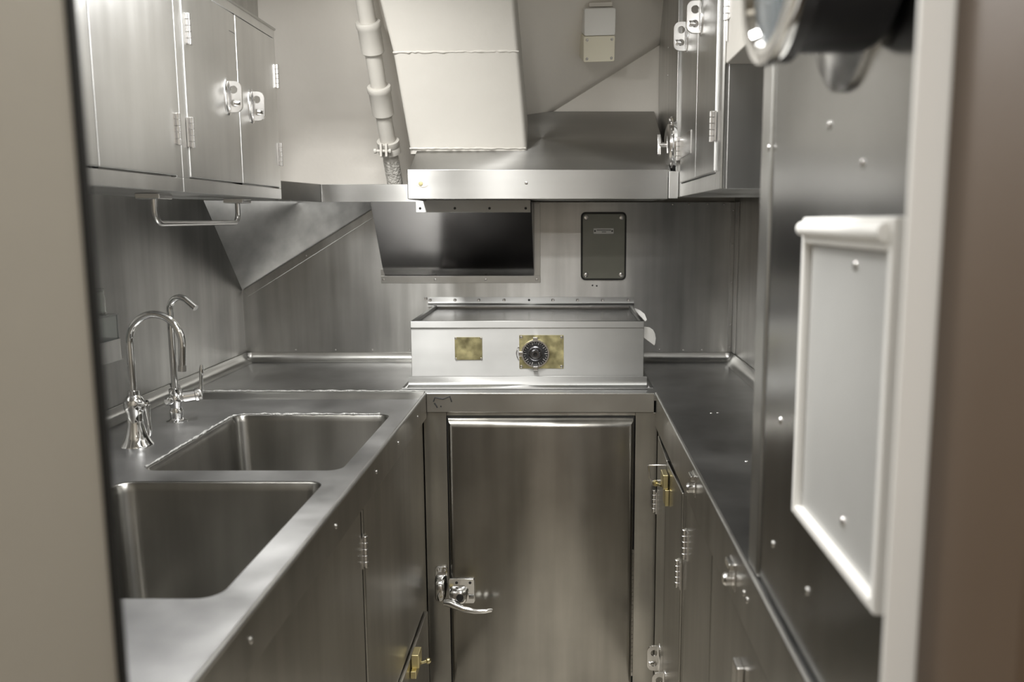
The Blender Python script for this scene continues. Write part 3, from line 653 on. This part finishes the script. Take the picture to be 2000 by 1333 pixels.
# ------------------------------------------------------------------ base cabinets
XB = -.438
r = thing('base_cabinet', (-.8, 1.6, ZF), 'steel base cabinet under the sink with a brass bolted lower door', 'cabinet', 'steel base cabinets')
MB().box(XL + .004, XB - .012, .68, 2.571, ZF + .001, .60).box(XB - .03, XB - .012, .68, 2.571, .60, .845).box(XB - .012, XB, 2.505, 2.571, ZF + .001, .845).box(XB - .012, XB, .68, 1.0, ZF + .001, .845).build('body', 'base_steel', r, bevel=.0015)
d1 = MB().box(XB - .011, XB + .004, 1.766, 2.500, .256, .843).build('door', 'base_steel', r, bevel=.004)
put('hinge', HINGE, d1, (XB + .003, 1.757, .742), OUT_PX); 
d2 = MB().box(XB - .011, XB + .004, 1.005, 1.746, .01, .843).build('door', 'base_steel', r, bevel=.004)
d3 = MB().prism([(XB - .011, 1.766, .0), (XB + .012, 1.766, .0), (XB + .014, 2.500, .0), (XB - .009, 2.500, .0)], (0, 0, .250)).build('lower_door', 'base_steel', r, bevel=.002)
bl = MB().box(XB + .014, XB + .036, 2.205, 2.255, .222, .262).build('bolt_block', 'brass', d3, bevel=.003)
MB().box(XB + .014, XB + .030, 2.19, 2.275, .200, .222).build('bolt_bracket', 'brass', bl, bevel=.002)
MB().lathe([(.004, 0), (.004, .016), (.008, .018), (.009, .024), (.006, .029)], (XB + .030, 2.265, .207), (.8, .5, 0), 14).build('bolt_knob', 'brass', bl)

XD = .288
r = thing('base_cabinet', (.46, 2.26, ZF), 'steel base cabinet by the cold locker, under the right worktop, with brass bolt', 'cabinet', 'steel base cabinets')
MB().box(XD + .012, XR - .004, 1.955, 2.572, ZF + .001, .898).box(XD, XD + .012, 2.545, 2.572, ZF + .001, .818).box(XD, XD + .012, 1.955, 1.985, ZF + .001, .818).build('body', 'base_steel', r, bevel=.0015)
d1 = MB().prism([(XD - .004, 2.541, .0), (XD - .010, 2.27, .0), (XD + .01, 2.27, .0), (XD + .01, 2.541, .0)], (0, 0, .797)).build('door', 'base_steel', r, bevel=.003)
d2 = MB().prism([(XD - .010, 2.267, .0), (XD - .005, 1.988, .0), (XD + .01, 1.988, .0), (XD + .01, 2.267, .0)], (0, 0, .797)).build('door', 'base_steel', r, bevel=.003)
put('hinge', HINGE, d1, (XD - .006, 2.548, .587), OUT_NX); put('hinge', HINGE, d2, (XD - .005, 2.005, .586), OUT_NX)
pull(d1, (XD - .008, 2.37, .165), OUT_NX, .95); pull(d2, (XD - .009, 2.22, .165), OUT_NX, .95)
bk = MB().box(.262, .2775, 2.205, 2.262, .735, .775).build('bolt_block', 'brass', d2, bevel=.003)
MB().box(.268, .279, 2.20, 2.25, .690, .735).build('bolt_bracket', 'brass', bk, bevel=.002)
MB().lathe([(.004, 0), (.004, .02), (.0085, .022), (.0085, .03), (.006, .033)], (.265, 2.262, .728), (-.5, .85, 0), 14).build('bolt_knob', 'brass', bk)
lp = MB(); yk = 2.30
lp.tube([(.279, yk, .775), (.236, yk, .775), (.233, yk, .772), (.236, yk, .738), (.244, yk, .728), (.279, yk, .732)], .0028, 8)
lp.build('keeper_loop', 'satin', d1)
r = thing('base_cabinet', (.46, 1.3, ZF), 'steel base cabinet under the right worktop nearest the doorway', 'cabinet', 'steel base cabinets')
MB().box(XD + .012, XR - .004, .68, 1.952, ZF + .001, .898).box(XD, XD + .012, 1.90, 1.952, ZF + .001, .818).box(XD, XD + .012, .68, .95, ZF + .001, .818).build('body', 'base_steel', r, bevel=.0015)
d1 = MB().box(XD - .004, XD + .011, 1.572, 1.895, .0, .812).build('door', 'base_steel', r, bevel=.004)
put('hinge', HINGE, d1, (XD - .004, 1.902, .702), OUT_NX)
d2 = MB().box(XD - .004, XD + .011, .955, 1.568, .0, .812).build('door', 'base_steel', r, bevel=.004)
ck = MB().box(.272, .2845, 1.262, 1.30, .70, .748).build('catch', 'satin', d2, bevel=.003)

# ------------------------------------------------------------------ tall steel locker at the right of the doorway
r = thing('steel_locker', (.46, .95, .93), 'tall steel locker with a pale access panel, standing on the right worktop by the doorway', 'locker')
MB().box(.288, XR - .004, .665, 1.262, ZC + .002, ZT - .002).build('casing', 'panel_steel', r, bevel=.004)
MB().box(.2845, .30, 1.205, 1.266, ZC + .002, ZT - .003).build('corner_strip', 'trim_steel', r, bevel=.006, seg=3)
pf = MB()
y0, y1, z0, z1 = .722, 1.002, 1.098, 1.453
pf.box(.276, .288, y1 - .012, y1, z0, z1).box(.276, .288, y0, y0 + .012, z0, z1).box(.276, .288, y0 + .012, y1 - .012, z0, z0 + .012).box(.276, .288, y0 + .012, y1 - .012, z1 - .030, z1)
pnl = pf.build('access_frame', 'post', r, bevel=.003)
MB().box(.284, .2885, y0 + .0125, y1 - .018, z0 + .0125, z1 - .031).build('access_panel', 'alu', pnl, bevel=.001)
MB().box(.2872, .2884, y1 - .018, y1 - .0122, z0 + .0125, z1 - .031).build('access_gap', 'gasket', pnl)
MB().tube([(.275, y0 + .012, z1 - .013), (.275, y1 - .008, z1 - .013)], .0085, 16).build('roll_bar', 'post', pnl)
for y, z in ((.834, 1.4055), (.835, 1.145)): put('screw', SCREW, pnl, (.284, y, z), OUT_NX)
for y, z in ((.952, 1.552), (1.214, 1.549), (.841, 1.504), (1.111, 1.185), (1.128, 1.0065), (.961, 1.0139)): put('screw', SCREW, r, (.288 if y < 1.2 else .2845, y, z), OUT_NX)

r = thing('battle_lantern', (.23, .83, 1.58), 'black round lantern with a chrome rim mounted high on the steel locker', 'lantern')
ax = Vector((-.995, -.07, .0)).normalized(); oc = Vector((.192, .80, 1.672))
MB().lathe([(.080, .0), (.0805, .012), (.0735, .014), (.0715, .020), (.071, .078), (.066, .088), (.05, .093)], oc, -ax, 44).build('case', 'black', r)
MB().lathe([(.078, -.002), (.0825, .001), (.0835, .006), (.082, .012), (.075, .0135), (.066, .012), (.062, .004), (.064, -.002)], oc, ax, 48).build('rim', 'chrome', r)
MB().lathe([(.065, .001), (.060, .006), (.03, .0095), (.006, .010)], oc, ax, 40).build('lens', 'lens', r)
MB().lathe([(.100, 0), (.100, .006), (.09, .012), (.05, .022), (.04, .024)], (.2875, .90, 1.68), (-1, 0, 0), 40).build('mounting_base', 'satin', r)
MB().tube([(.272, .875, 1.68), (.25, .845, 1.675)], .03, 20).build('mounting_neck', 'black', r)

# ------------------------------------------------------------------ lamps
def lamp(x, y, L, wd, along, watts, label, z=ZT, tint=(1, .99, .965)):
    r = thing('ceiling_lamp', (x, y, z - .05), label, 'lamp', 'ceiling lamps')
    hx, hy = (wd / 2, L / 2) if along == 'y' else (L / 2, wd / 2)
    MB().box(x - hx - .015, x + hx + .015, y - hy - .015, y + hy + .015, z - .04, z - .001).build('housing', 'cream', r, bevel=.004)
    ld = bpy.data.lights.new('lamp_glow', 'AREA'); ld.shape = 'RECTANGLE'; ld.size = hx * 2; ld.size_y = hy * 2; ld.energy = watts; ld.color = tint
    lo = bpy.data.objects.new('lamp_glow', ld); col.objects.link(lo); lo.parent = r; lo.location = Vector((x, y, z - .045)) - W[r]
    return r
lamp(-.30, 1.55, .50, .12, 'y', 12, 'ceiling lamp over the aisle between sink and locker')
lamp(-.66, 2.08, .44, .10, 'y', 20, 'ceiling lamp close to the left wall cabinets')
lamp(-.05, 1.0, .5, .14, 'x', 9, 'added fill lamp overhead just inside the doorway')  # weak fill added overhead to light the bulkhead side and near sink
lamp(-.05, -.35, .5, .14, 'x', 14, 'unseen fill lamp added in the passage outside the doorway', tint=(1, .98, .94))  # unseen fill added behind the camera for the jambs and front faces

wd = bpy.data.worlds.new('world'); scene.world = wd; wd.use_nodes = True
wd.node_tree.nodes['Background'].inputs['Color'].default_value = (.02, .02, .02, 1)

cam = bpy.data.cameras.new('camera'); co = bpy.data.objects.new('camera', cam); col.objects.link(co)
co.location = (0, 0, 1.45); co.rotation_euler = (PI / 2 - math.atan(236.5 / (2000 * 30 / 36)), 0, 0)
cam.lens = 30; cam.sensor_width = 36; cam.sensor_fit = 'HORIZONTAL'; cam.shift_x = -.0515; cam.clip_start = .02
cam.dof.use_dof = True; cam.dof.focus_distance = 2.5; cam.dof.aperture_fstop = 3.4
scene.camera = co
scene.view_settings.view_transform = 'Standard'; scene.view_settings.look = 'None'; scene.view_settings.gamma = 1
scene.view_settings.exposure = .06
scene.cycles.use_denoising = True
scene.cycles.max_bounces = 14; scene.cycles.glossy_bounces = 10; scene.cycles.diffuse_bounces = 5
scene.cycles.sample_clamp_indirect = 6
